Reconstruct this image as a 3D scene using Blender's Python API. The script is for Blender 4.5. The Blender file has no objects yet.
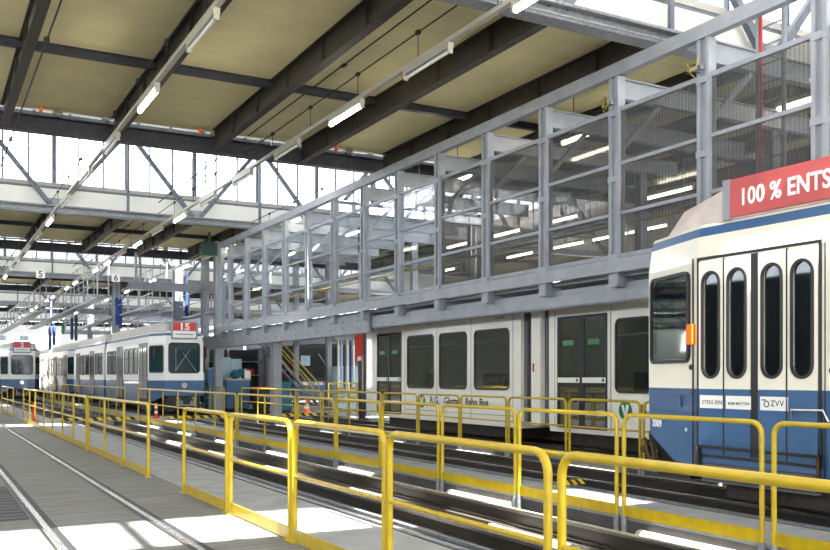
import bpy, math, random
from mathutils import Vector, Matrix
random.seed(7)
C = bpy.context.scene.collection
sc = bpy.context.scene
TH = math.atan(491/900); F = 900.0; H = 1.44
def Yat(px, X):
    u = (px-415)/F; s, c = math.sin(TH), math.cos(TH)
    return X*(c-u*s)/(s+u*c)

# ---------------------------------------------------------------- materials
MATS = {}
def mat(name, col, rough=.5, metal=0, noise=0, nscale=4, stretch=(1,1,1), emit=None, bump=0, spec=.5, coat=0):
    m = bpy.data.materials.new(name); m.use_nodes = True
    nt = m.node_tree; b = nt.nodes['Principled BSDF']
    b.inputs['Base Color'].default_value = (*col, 1)
    b.inputs['Roughness'].default_value = rough
    b.inputs['Metallic'].default_value = metal
    b.inputs['Specular IOR Level'].default_value = spec
    b.inputs['Coat Weight'].default_value = coat
    if emit:
        b.inputs['Emission Color'].default_value = (*emit[0], 1)
        b.inputs['Emission Strength'].default_value = emit[1]
    if noise or bump:
        tc = nt.nodes.new('ShaderNodeTexCoord'); mp = nt.nodes.new('ShaderNodeMapping')
        mp.inputs['Scale'].default_value = stretch
        nt.links.new(tc.outputs['Object'], mp.inputs['Vector'])
        n = nt.nodes.new('ShaderNodeTexNoise'); n.inputs['Scale'].default_value = nscale
        n.inputs['Detail'].default_value = 5
        nt.links.new(mp.outputs[0], n.inputs['Vector'])
        r = nt.nodes.new('ShaderNodeMapRange')
        r.inputs['From Min'].default_value = .3; r.inputs['From Max'].default_value = .7
        r.inputs['To Min'].default_value = 1-noise; r.inputs['To Max'].default_value = 1+noise*.6
        nt.links.new(n.outputs['Fac'], r.inputs['Value'])
        mx = nt.nodes.new('ShaderNodeVectorMath'); mx.operation = 'SCALE'
        mx.inputs[0].default_value = col
        nt.links.new(r.outputs[0], mx.inputs['Scale'])
        nt.links.new(mx.outputs[0], b.inputs['Base Color'])
        if bump:
            bp = nt.nodes.new('ShaderNodeBump'); bp.inputs['Strength'].default_value = bump
            bp.inputs['Distance'].default_value = .01
            nt.links.new(n.outputs['Fac'], bp.inputs['Height']); nt.links.new(bp.outputs[0], b.inputs['Normal'])
    MATS[name] = m
    return m
mat('yellow', (.50,.355,.007), .38, noise=.14, nscale=9, coat=.15)
mat('steel_grey', (.27,.29,.33), .5, .2, noise=.16, nscale=3)
mat('steel_pale', (.31,.335,.38), .5, .15, noise=.14, nscale=3)
mat('galv', (.26,.28,.31), .5, .35, noise=.3, nscale=14)
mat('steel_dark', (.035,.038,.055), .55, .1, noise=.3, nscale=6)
mat('beam_brown', (.030,.026,.020), .6, .1, noise=.35, nscale=5)
mat('truss', (.13,.15,.19), .55, .1, noise=.25, nscale=6)
mat('sill_white', (.74,.75,.72), .7, noise=.06, nscale=2)
mat('roof_top', (.4,.4,.38), .9)
mat('rail_steel', (.05,.042,.036), .5, .6, noise=.3, nscale=10, stretch=(1,.1,1))
mat('rail_head', (.55,.54,.52), .25, 1)
mat('girder', (.20,.18,.15), .4, .5, noise=.45, nscale=5, stretch=(1,.15,1))
mat('pipe_cream', (.55,.52,.40), .45, noise=.15)
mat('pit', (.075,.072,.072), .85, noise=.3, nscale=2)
mat('tram_white', (.80,.77,.67), .28, noise=.03, nscale=2, coat=.25)
mat('tram_far_white', (.80,.81,.80), .3, coat=.15)
mat('tram_blue', (.042,.115,.26), .3, noise=.08, nscale=3, coat=.4)
mat('tram_red', (.62,.045,.05), .35)
mat('sign_red', (.47,.075,.075), .5)
mat('tram_roof', (.52,.49,.47), .5, noise=.12, nscale=5)
mat('fairing', (.66,.57,.55), .3, noise=.12, nscale=4, coat=.3)
mat('cobra_white', (.86,.84,.77), .3, noise=.04, nscale=2, coat=.4)
mat('rubber', (.012,.012,.014), .5)
mat('bellows', (.12,.125,.14), .7)
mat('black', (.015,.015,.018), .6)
mat('under', (.04,.035,.03), .7, .2, noise=.4, nscale=8)
mat('rust', (.06,.035,.02), .8, .1, noise=.5, nscale=12)
mat('white_plain', (.82,.82,.80), .5)
mat('door_grey', (.15,.135,.13), .4)
mat('interior', (.5,.55,.52), .6)
mat('seat_blue', (.03,.07,.14), .7)
mat('green', (.015,.18,.05), .4)
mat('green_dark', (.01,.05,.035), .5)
mat('orange', (.85,.16,.02), .4)
mat('amber', (.62,.13,.008), .25)
mat('chrome', (.75,.75,.75), .2, 1)
mat('text_dark', (.03,.03,.035), .5)
mat('cab_blue', (.06,.17,.33), .45, noise=.1)
mat('pale_blue', (.42,.58,.68), .5, noise=.15)
mat('blue_cloth', (.015,.045,.2), .8)
mat('teal', (.02,.14,.17), .7)
mat('cable', (.02,.02,.02), .7)
mat('lamp_body', (.38,.37,.31), .4)
mat('tube_off', (.75,.76,.72), .35)
mat('tube_on', (1,.95,.8), .4, emit=((1,.93,.72), 14))
mat('pit_tube', (1,.97,.86), .4, emit=((1,.96,.84), 1.5))
mat('red_paint', (.6,.03,.02), .4)
mat('ground_bounce', (.55,.53,.48), .9)
mat('ext_pale', (.7,.68,.63), .8)

def glass(name, tint, refl=.10, rough=.03, body=0., bodycol=(.5,.5,.5), stripes=None, frost=0.):
    m = bpy.data.materials.new(name); m.use_nodes = True
    nt = m.node_tree; nt.nodes.clear(); N = nt.nodes.new; L = nt.links.new
    out = N('ShaderNodeOutputMaterial'); tr = N('ShaderNodeBsdfTransparent'); gl = N('ShaderNodeBsdfGlossy')
    tr.inputs['Color'].default_value = (*tint, 1); gl.inputs['Roughness'].default_value = rough
    gl.inputs['Color'].default_value = (.9,.9,.9,1)
    lw = N('ShaderNodeLayerWeight'); lw.inputs['Blend'].default_value = .25
    mr = N('ShaderNodeMapRange'); mr.inputs['To Min'].default_value = refl; mr.inputs['To Max'].default_value = min(1, refl*6)
    L(lw.outputs['Fresnel'], mr.inputs['Value'])
    mx = N('ShaderNodeMixShader'); L(mr.outputs[0], mx.inputs['Fac']); L(tr.outputs[0], mx.inputs[1]); L(gl.outputs[0], mx.inputs[2])
    last = mx
    if body:
        df = N('ShaderNodeBsdfDiffuse'); df.inputs['Color'].default_value = (*bodycol, 1)
        m2 = N('ShaderNodeMixShader')
        if stripes:
            tc = N('ShaderNodeTexCoord'); sp = N('ShaderNodeSeparateXYZ'); L(tc.outputs['Object'], sp.inputs[0])
            ml = N('ShaderNodeMath'); ml.operation = 'MULTIPLY'; ml.inputs[1].default_value = 2*math.pi/stripes
            L(sp.outputs['Y'], ml.inputs[0])
            sn = N('ShaderNodeMath'); sn.operation = 'SINE'; L(ml.outputs[0], sn.inputs[0])
            r2 = N('ShaderNodeMapRange'); r2.inputs['From Min'].default_value = -1
            r2.inputs['To Min'].default_value = body*.75; r2.inputs['To Max'].default_value = body*1.25
            L(sn.outputs[0], r2.inputs['Value']); L(r2.outputs[0], m2.inputs['Fac'])
        else:
            m2.inputs['Fac'].default_value = body
        L(mx.outputs[0], m2.inputs[1]); L(df.outputs[0], m2.inputs[2]); last = m2
    L(last.outputs[0], out.inputs['Surface'])
    MATS[name] = m
glass('glass_sky', (.97,.98,1.), .02)
glass('glass_clear', (.88,.90,.92), .025, body=.02, bodycol=(.4,.45,.52))
glass('glass_mesh', (.80,.79,.77), .03, body=.42, bodycol=(.115,.12,.13), stripes=.07)
glass('glass_tram', (.50,.56,.54), .07)
def darkglass(name, col, rough=.06):
    m = mat(name, col, rough, spec=.55)
    return m
darkglass('win_dark', (.018,.026,.028)); darkglass('win_teal', (.016,.042,.046)); darkglass('win_cab', (.035,.05,.05))

def striped(name, c1, c2, axis='Y', period=.2, sharp=True, diag=None, rough=.6):
    m = mat(name, c1, rough); nt = m.node_tree; N = nt.nodes.new; L = nt.links.new
    tc = N('ShaderNodeTexCoord'); sp = N('ShaderNodeSeparateXYZ'); L(tc.outputs['Object'], sp.inputs[0])
    src = sp.outputs[axis]
    if diag:
        ad = N('ShaderNodeMath'); L(sp.outputs[axis], ad.inputs[0]); L(sp.outputs[diag], ad.inputs[1]); src = ad.outputs[0]
    ml = N('ShaderNodeMath'); ml.operation = 'MULTIPLY'; ml.inputs[1].default_value = 1/period; L(src, ml.inputs[0])
    fr = N('ShaderNodeMath'); fr.operation = 'FRACT'; L(ml.outputs[0], fr.inputs[0])
    gt = N('ShaderNodeMath'); gt.operation = 'GREATER_THAN'; gt.inputs[1].default_value = .5; L(fr.outputs[0], gt.inputs[0])
    mx = N('ShaderNodeMix'); mx.data_type = 'RGBA'
    mx.inputs['A'].default_value = (*c1, 1); mx.inputs['B'].default_value = (*c2, 1)
    L(gt.outputs[0], mx.inputs['Factor']); L(mx.outputs['Result'], nt.nodes['Principled BSDF'].inputs['Base Color'])
    return m
striped('hazard', (.8,.55,.02), (.02,.02,.02), 'X', .30, diag='Z')
striped('cone_band', (.85,.14,.03), (.85,.85,.82), 'Z', .24)
striped('tread', (.02,.02,.02), (.10,.10,.10), 'Z', .035)

def seams(name, base, dark, axis, period, width, noise=.08, nscale=1.2, stretch=(1,1,1), rough=.7, bump=.0, axis2=None, period2=1, width2=.01):
    m = mat(name, base, rough, noise=noise, nscale=nscale, stretch=stretch, bump=bump)
    nt = m.node_tree; N = nt.nodes.new; L = nt.links.new; b = nt.nodes['Principled BSDF']
    prev = b.inputs['Base Color'].links[0].from_socket
    tc = N('ShaderNodeTexCoord'); sp = N('ShaderNodeSeparateXYZ'); L(tc.outputs['Object'], sp.inputs[0])
    for ax, pe, wi in ((axis, period, width), (axis2, period2, width2)):
        if not ax: continue
        ml = N('ShaderNodeMath'); ml.operation = 'MULTIPLY'; ml.inputs[1].default_value = 1/pe; L(sp.outputs[ax], ml.inputs[0])
        fr = N('ShaderNodeMath'); fr.operation = 'FRACT'; L(ml.outputs[0], fr.inputs[0])
        lt = N('ShaderNodeMath'); lt.operation = 'LESS_THAN'; lt.inputs[1].default_value = wi/pe; L(fr.outputs[0], lt.inputs[0])
        mx = N('ShaderNodeMix'); mx.data_type = 'RGBA'; mx.inputs['B'].default_value = (*dark, 1)
        L(lt.outputs[0], mx.inputs['Factor']); L(prev, mx.inputs['A']); prev = mx.outputs['Result']
    L(prev, b.inputs['Base Color'])
    return m
seams('ceiling', (.76,.69,.41), (.54,.48,.28), 'Y', .72, .012, noise=.10, nscale=1.0, stretch=(1,1,1), rough=.85)
seams('floor_boards', (.20,.20,.20), (.12,.12,.12), 'Y', .14, .02, noise=.28, nscale=2.2, stretch=(.5,3,1), rough=.75, bump=.15)
seams('walk_conc', (.33,.34,.36), (.2,.2,.2), 'Y', 2.6, .02, noise=.18, nscale=3, rough=.75)
seams('brick', (.10,.095,.085), (.05,.05,.045), 'Z', .5, .04, noise=.25, nscale=1.5, rough=.8, axis2='Y', period2=1.0, width2=.04)
seams('corrug', (.33,.30,.26), (.18,.165,.14), 'Y', .25, .10, noise=.1, rough=.7)

# ---------------------------------------------------------------- mesh builder
class MB:
    def __init__(s): s.v=[]; s.f=[]; s.m=[]; s.sm=[]
    def add(s, vs, fs, m=0, smooth=False):
        o = len(s.v); s.v += [tuple(v) for v in vs]
        for f in fs: s.f.append([i+o for i in f]); s.m.append(m); s.sm.append(smooth)
        return s
    def box(s, x0,x1,y0,y1,z0,z1,m=0):
        vs = [(x,y,z) for z in (z0,z1) for y in (y0,y1) for x in (x0,x1)]
        return s.add(vs, [(0,2,3,1),(4,5,7,6),(0,1,5,4),(2,6,7,3),(0,4,6,2),(1,3,7,5)], m)
    def frame(s, p0, p1, up):
        d = (Vector(p1)-Vector(p0)).normalized(); u = Vector(up)
        r = d.cross(u)
        if r.length < 1e-4: r = d.cross(Vector((0,1,0)))
        r.normalize(); u = r.cross(d).normalized()
        return r, u
    def bar(s, p0, p1, w, h, up=(0,0,1), m=0):
        r, u = s.frame(p0, p1, up); vs = []
        for p in (p0, p1):
            P = Vector(p)
            for a, b in ((-1,-1),(1,-1),(1,1),(-1,1)): vs.append(P + r*a*w/2 + u*b*h/2)
        return s.add(vs, [(0,1,2,3),(7,6,5,4),(0,4,5,1),(1,5,6,2),(2,6,7,3),(3,7,4,0)], m)
    def ibeam(s, p0, p1, w, h, tf=.02, tw=.015, up=(0,0,1), m=0):
        r, u = s.frame(p0, p1, up); a, b = Vector(p0), Vector(p1)
        s.bar(a+u*(h/2-tf/2), b+u*(h/2-tf/2), w, tf, up, m)
        s.bar(a-u*(h/2-tf/2), b-u*(h/2-tf/2), w, tf, up, m)
        return s.bar(a, b, tw, h-2*tf, up, m)
    def tube(s, pts, r, n=10, m=0):
        pts = [Vector(p) for p in pts]; vs = []; fs = []
        prev = None
        for i, p in enumerate(pts):
            d = (pts[min(i+1,len(pts)-1)]-pts[max(i-1,0)]).normalized()
            if prev is None:
                a = Vector((0,0,1)) if abs(d.z) < .9 else Vector((1,0,0))
                x = d.cross(a).normalized()
            else:
                x = (prev - d*prev.dot(d)).normalized()
            prev = x; y = d.cross(x)
            for k in range(n):
                t = 2*math.pi*k/n; vs.append(p + x*math.cos(t)*r + y*math.sin(t)*r)
        for i in range(len(pts)-1):
            for k in range(n):
                fs.append((i*n+k, i*n+(k+1)%n, (i+1)*n+(k+1)%n, (i+1)*n+k))
        s.add(vs, fs, m, True)
        o = len(pts)-1
        s.add(vs[:n], [tuple(range(n))[::-1]], m); s.add(vs[o*n:], [tuple(range(n))], m)
        return s
    def lathe(s, c, prof, n=20, m=0):
        vs = []; fs = []
        for r, z in prof:
            for k in range(n):
                t = 2*math.pi*k/n; vs.append((c[0]+r*math.cos(t), c[1]+r*math.sin(t), c[2]+z))
        for i in range(len(prof)-1):
            for k in range(n): fs.append((i*n+k, i*n+(k+1)%n, (i+1)*n+(k+1)%n, (i+1)*n+k))
        fs.append(tuple(range(n))[::-1]); fs.append(tuple(range((len(prof)-1)*n, len(prof)*n)))
        return s.add(vs, fs, m, False)
    def disc(s, c, axis, r, t, n=24, m=0, r2=None):
        c = Vector(c); a = Vector(axis).normalized()
        return s.tube([c, c+a*t], r, n, m)
    def build(s, name, mats, parent=None, origin=None, bevel=0):
        me = bpy.data.meshes.new(name)
        off = Vector(parent['_o']) if parent is not None and '_o' in parent.keys() else Vector(origin or (0,0,0))
        me.from_pydata([tuple(Vector(v)-off) for v in s.v], [], s.f)
        for mn in (mats if isinstance(mats, (list,tuple)) else [mats]): me.materials.append(MATS[mn])
        for p, mi, sm in zip(me.polygons, s.m, s.sm): p.material_index = mi; p.use_smooth = sm
        me.update()
        o = bpy.data.objects.new(name, me); C.objects.link(o)
        if parent is not None: o.parent = parent; o['_o'] = tuple(off)
        else: o.location = off; o['_o'] = tuple(off)
        if bevel:
            b = o.modifiers.new('bevel', 'BEVEL'); b.width = bevel; b.segments = 2; b.limit_method = 'ANGLE'
        return o
def tag(o, label, cat, group=None, kind=None):
    if label: o['label'] = label
    if cat: o['category'] = cat
    if group: o['group'] = group
    if kind: o['kind'] = kind
    return o
def struct(o, label=None):
    o['kind'] = 'structure'
    if label: o['label'] = label
    return o
def thing(name, label, cat, loc, group=None, rot=0, local=False):
    o = bpy.data.objects.new(name, None); C.objects.link(o); o.empty_display_size = .1
    o.location = loc; o.rotation_euler = (0,0,rot)
    o['_o'] = (0,0,0) if local else tuple(loc)
    return tag(o, label, cat, group)
def text(body, size, name, m, parent, M, extrude=.004, center=False, squash=1, bold=.018):
    cu = bpy.data.curves.new(name, 'FONT'); cu.body = body; cu.size = size; cu.extrude = extrude; cu.offset = bold*size; cu.space_character = 1.06
    if center: cu.align_x = 'CENTER'
    cu.resolution_u = 4
    tmp = bpy.data.objects.new('tmp', cu); C.objects.link(tmp)
    bpy.context.view_layer.update()
    me = bpy.data.meshes.new_from_object(tmp.evaluated_get(bpy.context.evaluated_depsgraph_get()))
    bpy.data.objects.remove(tmp)
    off = Matrix.Translation(-Vector(parent['_o'])) if parent is not None else Matrix()
    me.transform(off @ M @ Matrix.Diagonal((squash,1,1,1)))
    me.materials.clear(); me.materials.append(MATS[m]); me.name = name
    o = bpy.data.objects.new(name, me); C.objects.link(o); o.parent = parent
    return o
ORD = ['nearest','second nearest','third nearest','fourth nearest','fifth nearest','sixth nearest','seventh nearest','eighth nearest',
       'ninth nearest','tenth nearest','eleventh nearest','twelfth nearest','thirteenth nearest','fourteenth nearest','fifteenth nearest',
       'sixteenth nearest','seventeenth nearest','eighteenth nearest','nineteenth nearest','twentieth nearest']
NTH = ['first','second','third','fourth','fifth','sixth','seventh','eighth','ninth','tenth','eleventh','twelfth','thirteenth','fourteenth','fifteenth','sixteenth']

# rounded rectangle panels on an arbitrary vertical face
def rr_pts(s0,s1,z0,z1,r,n=5):
    r = min(r, (s1-s0)/2-1e-4, (z1-z0)/2-1e-4); P = []
    if r <= .001: return [(s0,z0),(s1,z0),(s1,z1),(s0,z1)]
    for cx, cz, a0 in ((s1-r,z0+r,-90),(s1-r,z1-r,0),(s0+r,z1-r,90),(s0+r,z0+r,180)):
        for k in range(n+1):
            a = math.radians(a0+90*k/n); P.append((cx+r*math.cos(a), cz+r*math.sin(a)))
    return P
class Face:
    """plane with origin O, horizontal tangent t, outward normal n"""
    def __init__(s, O, t, n): s.O=Vector(O); s.t=Vector(t).normalized(); s.n=Vector(n).normalized()
    def p(s, a, z, d): return s.O + s.t*a + Vector((0,0,z)) + s.n*d
    def panel(s, mb, s0,s1,z0,z1,r=0,d0=-.01,d1=.01,m=0,pts=None):
        P = pts or rr_pts(s0,s1,z0,z1,r); n = len(P)
        vs = [s.p(a,z,d0) for a,z in P] + [s.p(a,z,d1) for a,z in P]
        fs = [tuple(range(n,2*n)), tuple(range(n))[::-1]] + [(i,(i+1)%n,n+(i+1)%n,n+i) for i in range(n)]
        return mb.add(vs, fs, m)
    def ring(s, mb, s0,s1,z0,z1,r,w,d0=-.01,d1=.02,m=0):
        A = rr_pts(s0,s1,z0,z1,r); B = rr_pts(s0+w,s1-w,z0+w,z1-w,max(r-w,.002) if r>.001 else 0); n = len(A)
        if len(B) != n: return mb
        vs = [s.p(a,z,d) for L_ in (A,B) for d in (d0,d1) for a,z in L_]
        fs = []
        for i in range(n):
            j = (i+1)%n
            fs += [(n+i,n+j,3*n+j,3*n+i),(i,j,n+j,n+i),(2*n+i,3*n+i,3*n+j,2*n+j)]
        return mb.add(vs, fs, m)
    def mtx(s, a, z, d, flip=False):
        t = -s.t if flip else s.t
        M = Matrix.Identity(4)
        for i in range(3): M[i][0]=t[i]; M[i][1]=(0,0,1)[i]; M[i][2]=s.n[i]; M[i][3]=s.p(a,z,d)[i]
        return M

# ================================================================= GROUND
PIT = [(-6,31.2),(33.6,75)]
mb = MB(); mb.box(-9,3.84,-9,120,-.3,0); struct(mb.build('floor','floor_boards'))
for i,(a,b) in enumerate(((6.35,7.4),(9.95,10.95))):
    for y0,y1 in PIT:
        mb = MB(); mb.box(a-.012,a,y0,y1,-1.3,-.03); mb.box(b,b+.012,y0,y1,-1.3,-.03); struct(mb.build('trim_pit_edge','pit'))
        mb = MB(); mb.box(a,b,y0,y1,-.22,0); mb.box(a+.05,b-.05,y0,y1,-1.3,-.22)
        struct(mb.build('floor_walkway','walk_conc'))
mb = MB(); mb.box(2.95,3.84,-6,75,0,.006); struct(mb.build('floor_walkway','walk_conc'))
mb = MB(); mb.box(13.4,30,-9,120,-.3,0); struct(mb.build('floor','walk_conc'))
for y0,y1 in ((31.2,33.6),(75,120),(-9,-6)):
    mb = MB(); mb.box(3.84,13.4,y0,y1,-.3,0); struct(mb.build('floor_crossing','walk_conc'))
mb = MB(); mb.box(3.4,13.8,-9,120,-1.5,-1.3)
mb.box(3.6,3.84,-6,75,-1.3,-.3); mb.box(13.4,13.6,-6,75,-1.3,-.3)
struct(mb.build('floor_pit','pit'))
mb = MB(); mb.box(-90,-9,-90,200,-.4,-.25); mb.box(30,120,-90,200,-.4,-.25); mb.box(-9,30,-90,-9,-.4,-.25); mb.box(-9,30,120,200,-.4,-.25)  # unseen outside ground, added pale to bounce light up to the ceiling
struct(mb.build('ground','ground_bounce'))

t = thing('floor_grate','dark metal floor grate left of the leftmost rail','grate',(.64,11.2,0))
for k in range(12):
    mb = MB(); mb.box(.38,.92,9.9+k*.25,9.9+k*.25+.14,.002,.008); mb.build('bar','steel_dark',t)
mb = MB(); mb.box(.36,.94,9.85,12.95,.0005,.003); mb.build('plate','pit',t)
# rails
def rail(X, y0, y1, label, embedded=False, group=None):
    t = thing('running_rail', label, 'rail', (X,y0,0), group)
    zt = .012
    mb = MB(); mb.box(X-.028,X+.028,y0,y1,zt-.03,zt); mb.build('rail_head','rail_head',t)
    mb = MB(); mb.box(X-.012,X+.012,y0,y1,zt-.14,zt-.03); mb.box(X-.06,X+.06,y0,y1,zt-.16,zt-.14)
    if embedded:
        mb = MB(); mb.box(X+.03,X+.10,y0,y1,.0015,.003); mb.build('flange_groove','black',t)
        mb = MB(); mb.box(X-.065,X-.036,y0,y1,.001,.004); mb.build('rail_edge','rail_steel',t)
    else:
        mb.build('rail_web','rail_steel',t)
        mb = MB(); mb.ibeam((X,y0,-.31),(X,y1,-.31),.2,.3,.025,.02); g = mb.build('support_girder','girder',t)
        for k in range(int((y1-y0)/2.5)+1):
            y = y0+.3+k*2.5
            if y > y1-.1 or y > 45: break
            mb = MB(); mb.box(X-.07,X+.07,y-.07,y+.07,-1.3,-.46); mb.build('support_post','girder',t)
TRK = {1:1.52, 2:5.10, 3:8.65, 4:12.20}
for s,nm in ((-.5,'left'),(.5,'right')):
    rail(TRK[1]+s,-8,110,f'{nm} polished rail of the track sunk in the open floor', True)
for tr,w in ((2,'pit track between the two front yellow railings'),(3,'pit track under the blue and white trams'),(4,'pit track under the white tram')):
    for s,nm in ((-.5,'left'),(.5,'right')):
        for k,(y0,y1) in enumerate(PIT):
            rail(TRK[tr]+s,y0,y1,f'{nm} rail on steel girder of {w}, {"near" if k==0 else "far"} stretch')

# pit fittings: ledges, pipes, cable trays, tubes
def longthing(name, cat, label, m, fn, o):
    mb = MB(); fn(mb); tag(mb.build(name, m, origin=o), label, cat)
longthing('pipe','pipe','cream pipe along the walkway edge of the front pit','pipe_cream', lambda b: b.tube([(3.93,-6,-.09),(3.93,31,-.09)],.065,12),(3.93,0,-.1))
for zz,xx,r in ((-.05,4.08,.022),(-.2,4.03,.03),(-.34,6.2,.02)):
    longthing('conduit','pipe',f'thin grey conduit {"beside the cream pipe" if xx==4.08 else "below the cream pipe" if xx==4.03 else "under the second walkway edge"} in the front pit','steel_grey', lambda b: b.tube([(xx,-6,zz),(xx,31,zz)],r,8),(xx,0,zz))
for tr in (2,3,4):
    for s in (-1,1):
        X = TRK[tr]+s*.82
        longthing('pit_ledge','ledge',f'steel ledge on the {"left" if s<0 else "right"} of the {"front" if tr==2 else "middle" if tr==3 else "back"} pit track','girder',
            lambda b: (b.box(X-.05,X+.12,-6,31,-.16,-.13), b.box(X-.12,X-.10,-6,31,-.22,-.13), b.box(X+.10,X+.12,-6,31,-.22,-.13)),(X,0,-.2))
        if tr < 4:
            X2 = TRK[tr]+s*1.0
            longthing('cable_tray','cable tray',f'galvanised cable tray on the {"left" if s<0 else "right"} inside of the {"front" if tr==2 else "middle"} pit','galv',
                lambda b: (b.box(X2-.05,X2+.05,-6,31,-.40,-.385), b.box(X2-.05,X2-.04,-6,31,-.40,-.33)),(X2,0,-.4))
def pit_lamp(x,y,z,label,group):
    t = thing('pit_lamp',label,'lamp',(x,y,z),group)
    mb = MB(); mb.tube([(x,y-.66,z),(x,y+.66,z)],.062,14); mb.build('tube','pit_tube',t)
    for a in (-.72,.66):
        mb = MB(); mb.tube([(x,y+a,z),(x,y+a+.06,z)],.068,14); mb.build('end_cap','lamp_body',t)
    for a in (-.55,.5):
        mb = MB(); mb.box(x+.03,x+.07,y+a,y+a+.05,z-.02,z+.02); mb.build('bracket','galv',t)
for k in range(7): pit_lamp(6.28,6.1+3.7*k,-.15,f'glowing tube lamp under the second walkway edge, {ORD[k]}','tube lamps along the front pit wall')
for k in range(6): pit_lamp(5.36,7.4+3.65*k,-.20,f'glowing tube lamp beside the right rail of the front pit, {ORD[k]}','tube lamps beside the front pit rail')
for k in range(6): pit_lamp(9.88,8.2+3.7*k,-.15,f'glowing tube lamp at the edge under the third yellow railing, {ORD[k]}','tube lamps along the middle pit wall')

for tr,nm in ((2,'front'),(3,'middle')):
    for dx,z,w_,m_,lab in ((-.84,-.04,.05,'galv','thin galvanised angle bar left of the rails'),(-.28,-.16,.09,'pipe_cream','cream flat duct just inside the left rail'),(.12,-.20,.05,'galv','galvanised bar between the rails'),(.98,-.10,.05,'pipe_cream','cream strip right of the rails')):
        X = TRK[tr]+dx
        longthing('pit_bar','bar',f'{lab} of the {nm} pit track',m_,lambda b: b.box(X-w_/2,X+w_/2,-6,31,z-.03,z),(X,0,z))
striped('hazard_fine', (.8,.55,.02), (.02,.02,.02), 'X', .12, diag='Z')
# hazard boards
def hazard(x0,x1,y,label):
    t = thing('hazard_board',label,'hazard board',((x0+x1)/2,y,0))
    mb = MB(); mb.box(x0,x1,y,y+.05,.005,.10 if x1-x0>1 else .07); mb.build('board','hazard' if x1-x0>1 else 'hazard_fine',t)
    mb = MB(); mb.box(x0,x1,y+.05,y+.12,.0,.03); mb.build('foot','steel_dark',t)
hazard(3.9,6.3,31.22,'black and yellow striped kerb board at the crossing over the front pit')
hazard(7.42,9.9,31.22,'black and yellow striped kerb board at the crossing in front of tram 15')
hazard(11.0,13.3,31.22,'black and yellow striped kerb board by the orange cone')
y_h = 9.5
hazard(7.42,7.80,y_h,'short black and yellow board beside the middle pit track')

# ================================================================= RAILINGS
def railing(X, y0, y1, posts, label, group, r=.024, socket=0, round_ends=True, dbl=False, mat_='yellow'):
    """y0<y1; top tube with bent ends, posts in between"""
    t = thing('railing_panel', label, 'railing', (X,(y0+y1)/2,0), group)
    z1 = 1.05; R = .11 if round_ends else .02; zb = 0
    pts = [(X,y0,zb)]
    for k in range(7):
        a = math.pi/2*k/6; pts.append((X, y0+R-R*math.cos(a), z1-R+R*math.sin(a)))
    for k in range(7):
        a = math.pi/2*(1-k/6); pts.append((X, y1-R+R*math.cos(a), z1-R+R*math.sin(a)))
    pts.append((X,y1,zb))
    mb = MB(); mb.tube(pts, r, 12); mb.build('top_rail', mat_, t)
    mb = MB(); mb.tube([(X,y0,.58),(X,y1,.58)], r*.75, 10); mb.build('middle_rail', mat_, t)
    for y in posts:
        mb = MB(); mb.tube([(X,y,zb),(X,y,z1-.01)], r*.9, 10); mb.build('post', mat_, t)
    mb = MB(); mb.box(X-.006-r*.3,X+.006-r*.3,y0+.02,y1-.02,.012,.125); mb.build('kick_plate', mat_, t)
    for y in [y0,y1]+list(posts):
        if socket:
            mb = MB(); mb.tube([(X,y,-.19),(X,y,.02)], r*1.45, 12); mb.build('socket','galv',t)
        else:
            mb = MB(); mb.box(X-.05,X+.05,y-.05,y+.05,0,.012); mb.build('foot_plate', mat_, t)
def pxr(X, a, b, posts=()):
    return Yat(b,X), Yat(a,X), [Yat(p,X) for p in posts]
XA,XB,XC = 2.83,6.32,9.93
A = [(561.8,1150,()),(389.6,548,()),(294.5,385,()),(230.8,290.4,()),(184,227,()),(88.4,148.4,(104.6,124)),(23.6,86.5,(29.7,35.4,43.9,52.3,62.4,73.5)),(1.7,13.5,(7.4,))]
for i,(a,b,p) in enumerate(A):
    y0,y1,ps = pxr(XA,a,b,p)
    railing(XA,y0,y1,ps,f'yellow tube railing on the front walkway, {ORD[i]} panel of its row','yellow railings along the front pit',r=.024)
B = [(774,1000,()),(624,762,()),(519.5,616.8,()),(442.4,515.4,()),(382.5,438.5,()),(337,380,()),(297.8,335,()),(237.8,295.5,(264.8,)),(138.3,236,(149.5,163,178,195.7,215)),(47,124.8,(50.6,55,59,64,68,74.2,79.3,84.3,91.8,99.5,108.6,116.4))]
for i,(a,b,p) in enumerate(B):
    y0,y1,ps = pxr(XB,a,b,p)
    railing(XB,y0,y1,ps,f'yellow tube railing with grey sockets on the second walkway, {ORD[i]} panel','yellow railings along the second walkway',r=.023,socket=1)
Cc = [(643.7,720,()),(569.6,640,()),(509,566,()),(461,506.4,()),(419,459,()),(383.4,417,()),(323.3,381.5,(349.6,)),(241.6,321,(258,276,295.6)),(150,224,(165,180,196,210))]
for i,(a,b,p) in enumerate(Cc):
    y0,y1,ps = pxr(XC,a,b,p)
    railing(XC,y0,y1,ps,f'yellow tube railing beside the white tram on the third walkway, {ORD[i]} panel','yellow railings along the third walkway',r=.023,socket=1)

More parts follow.
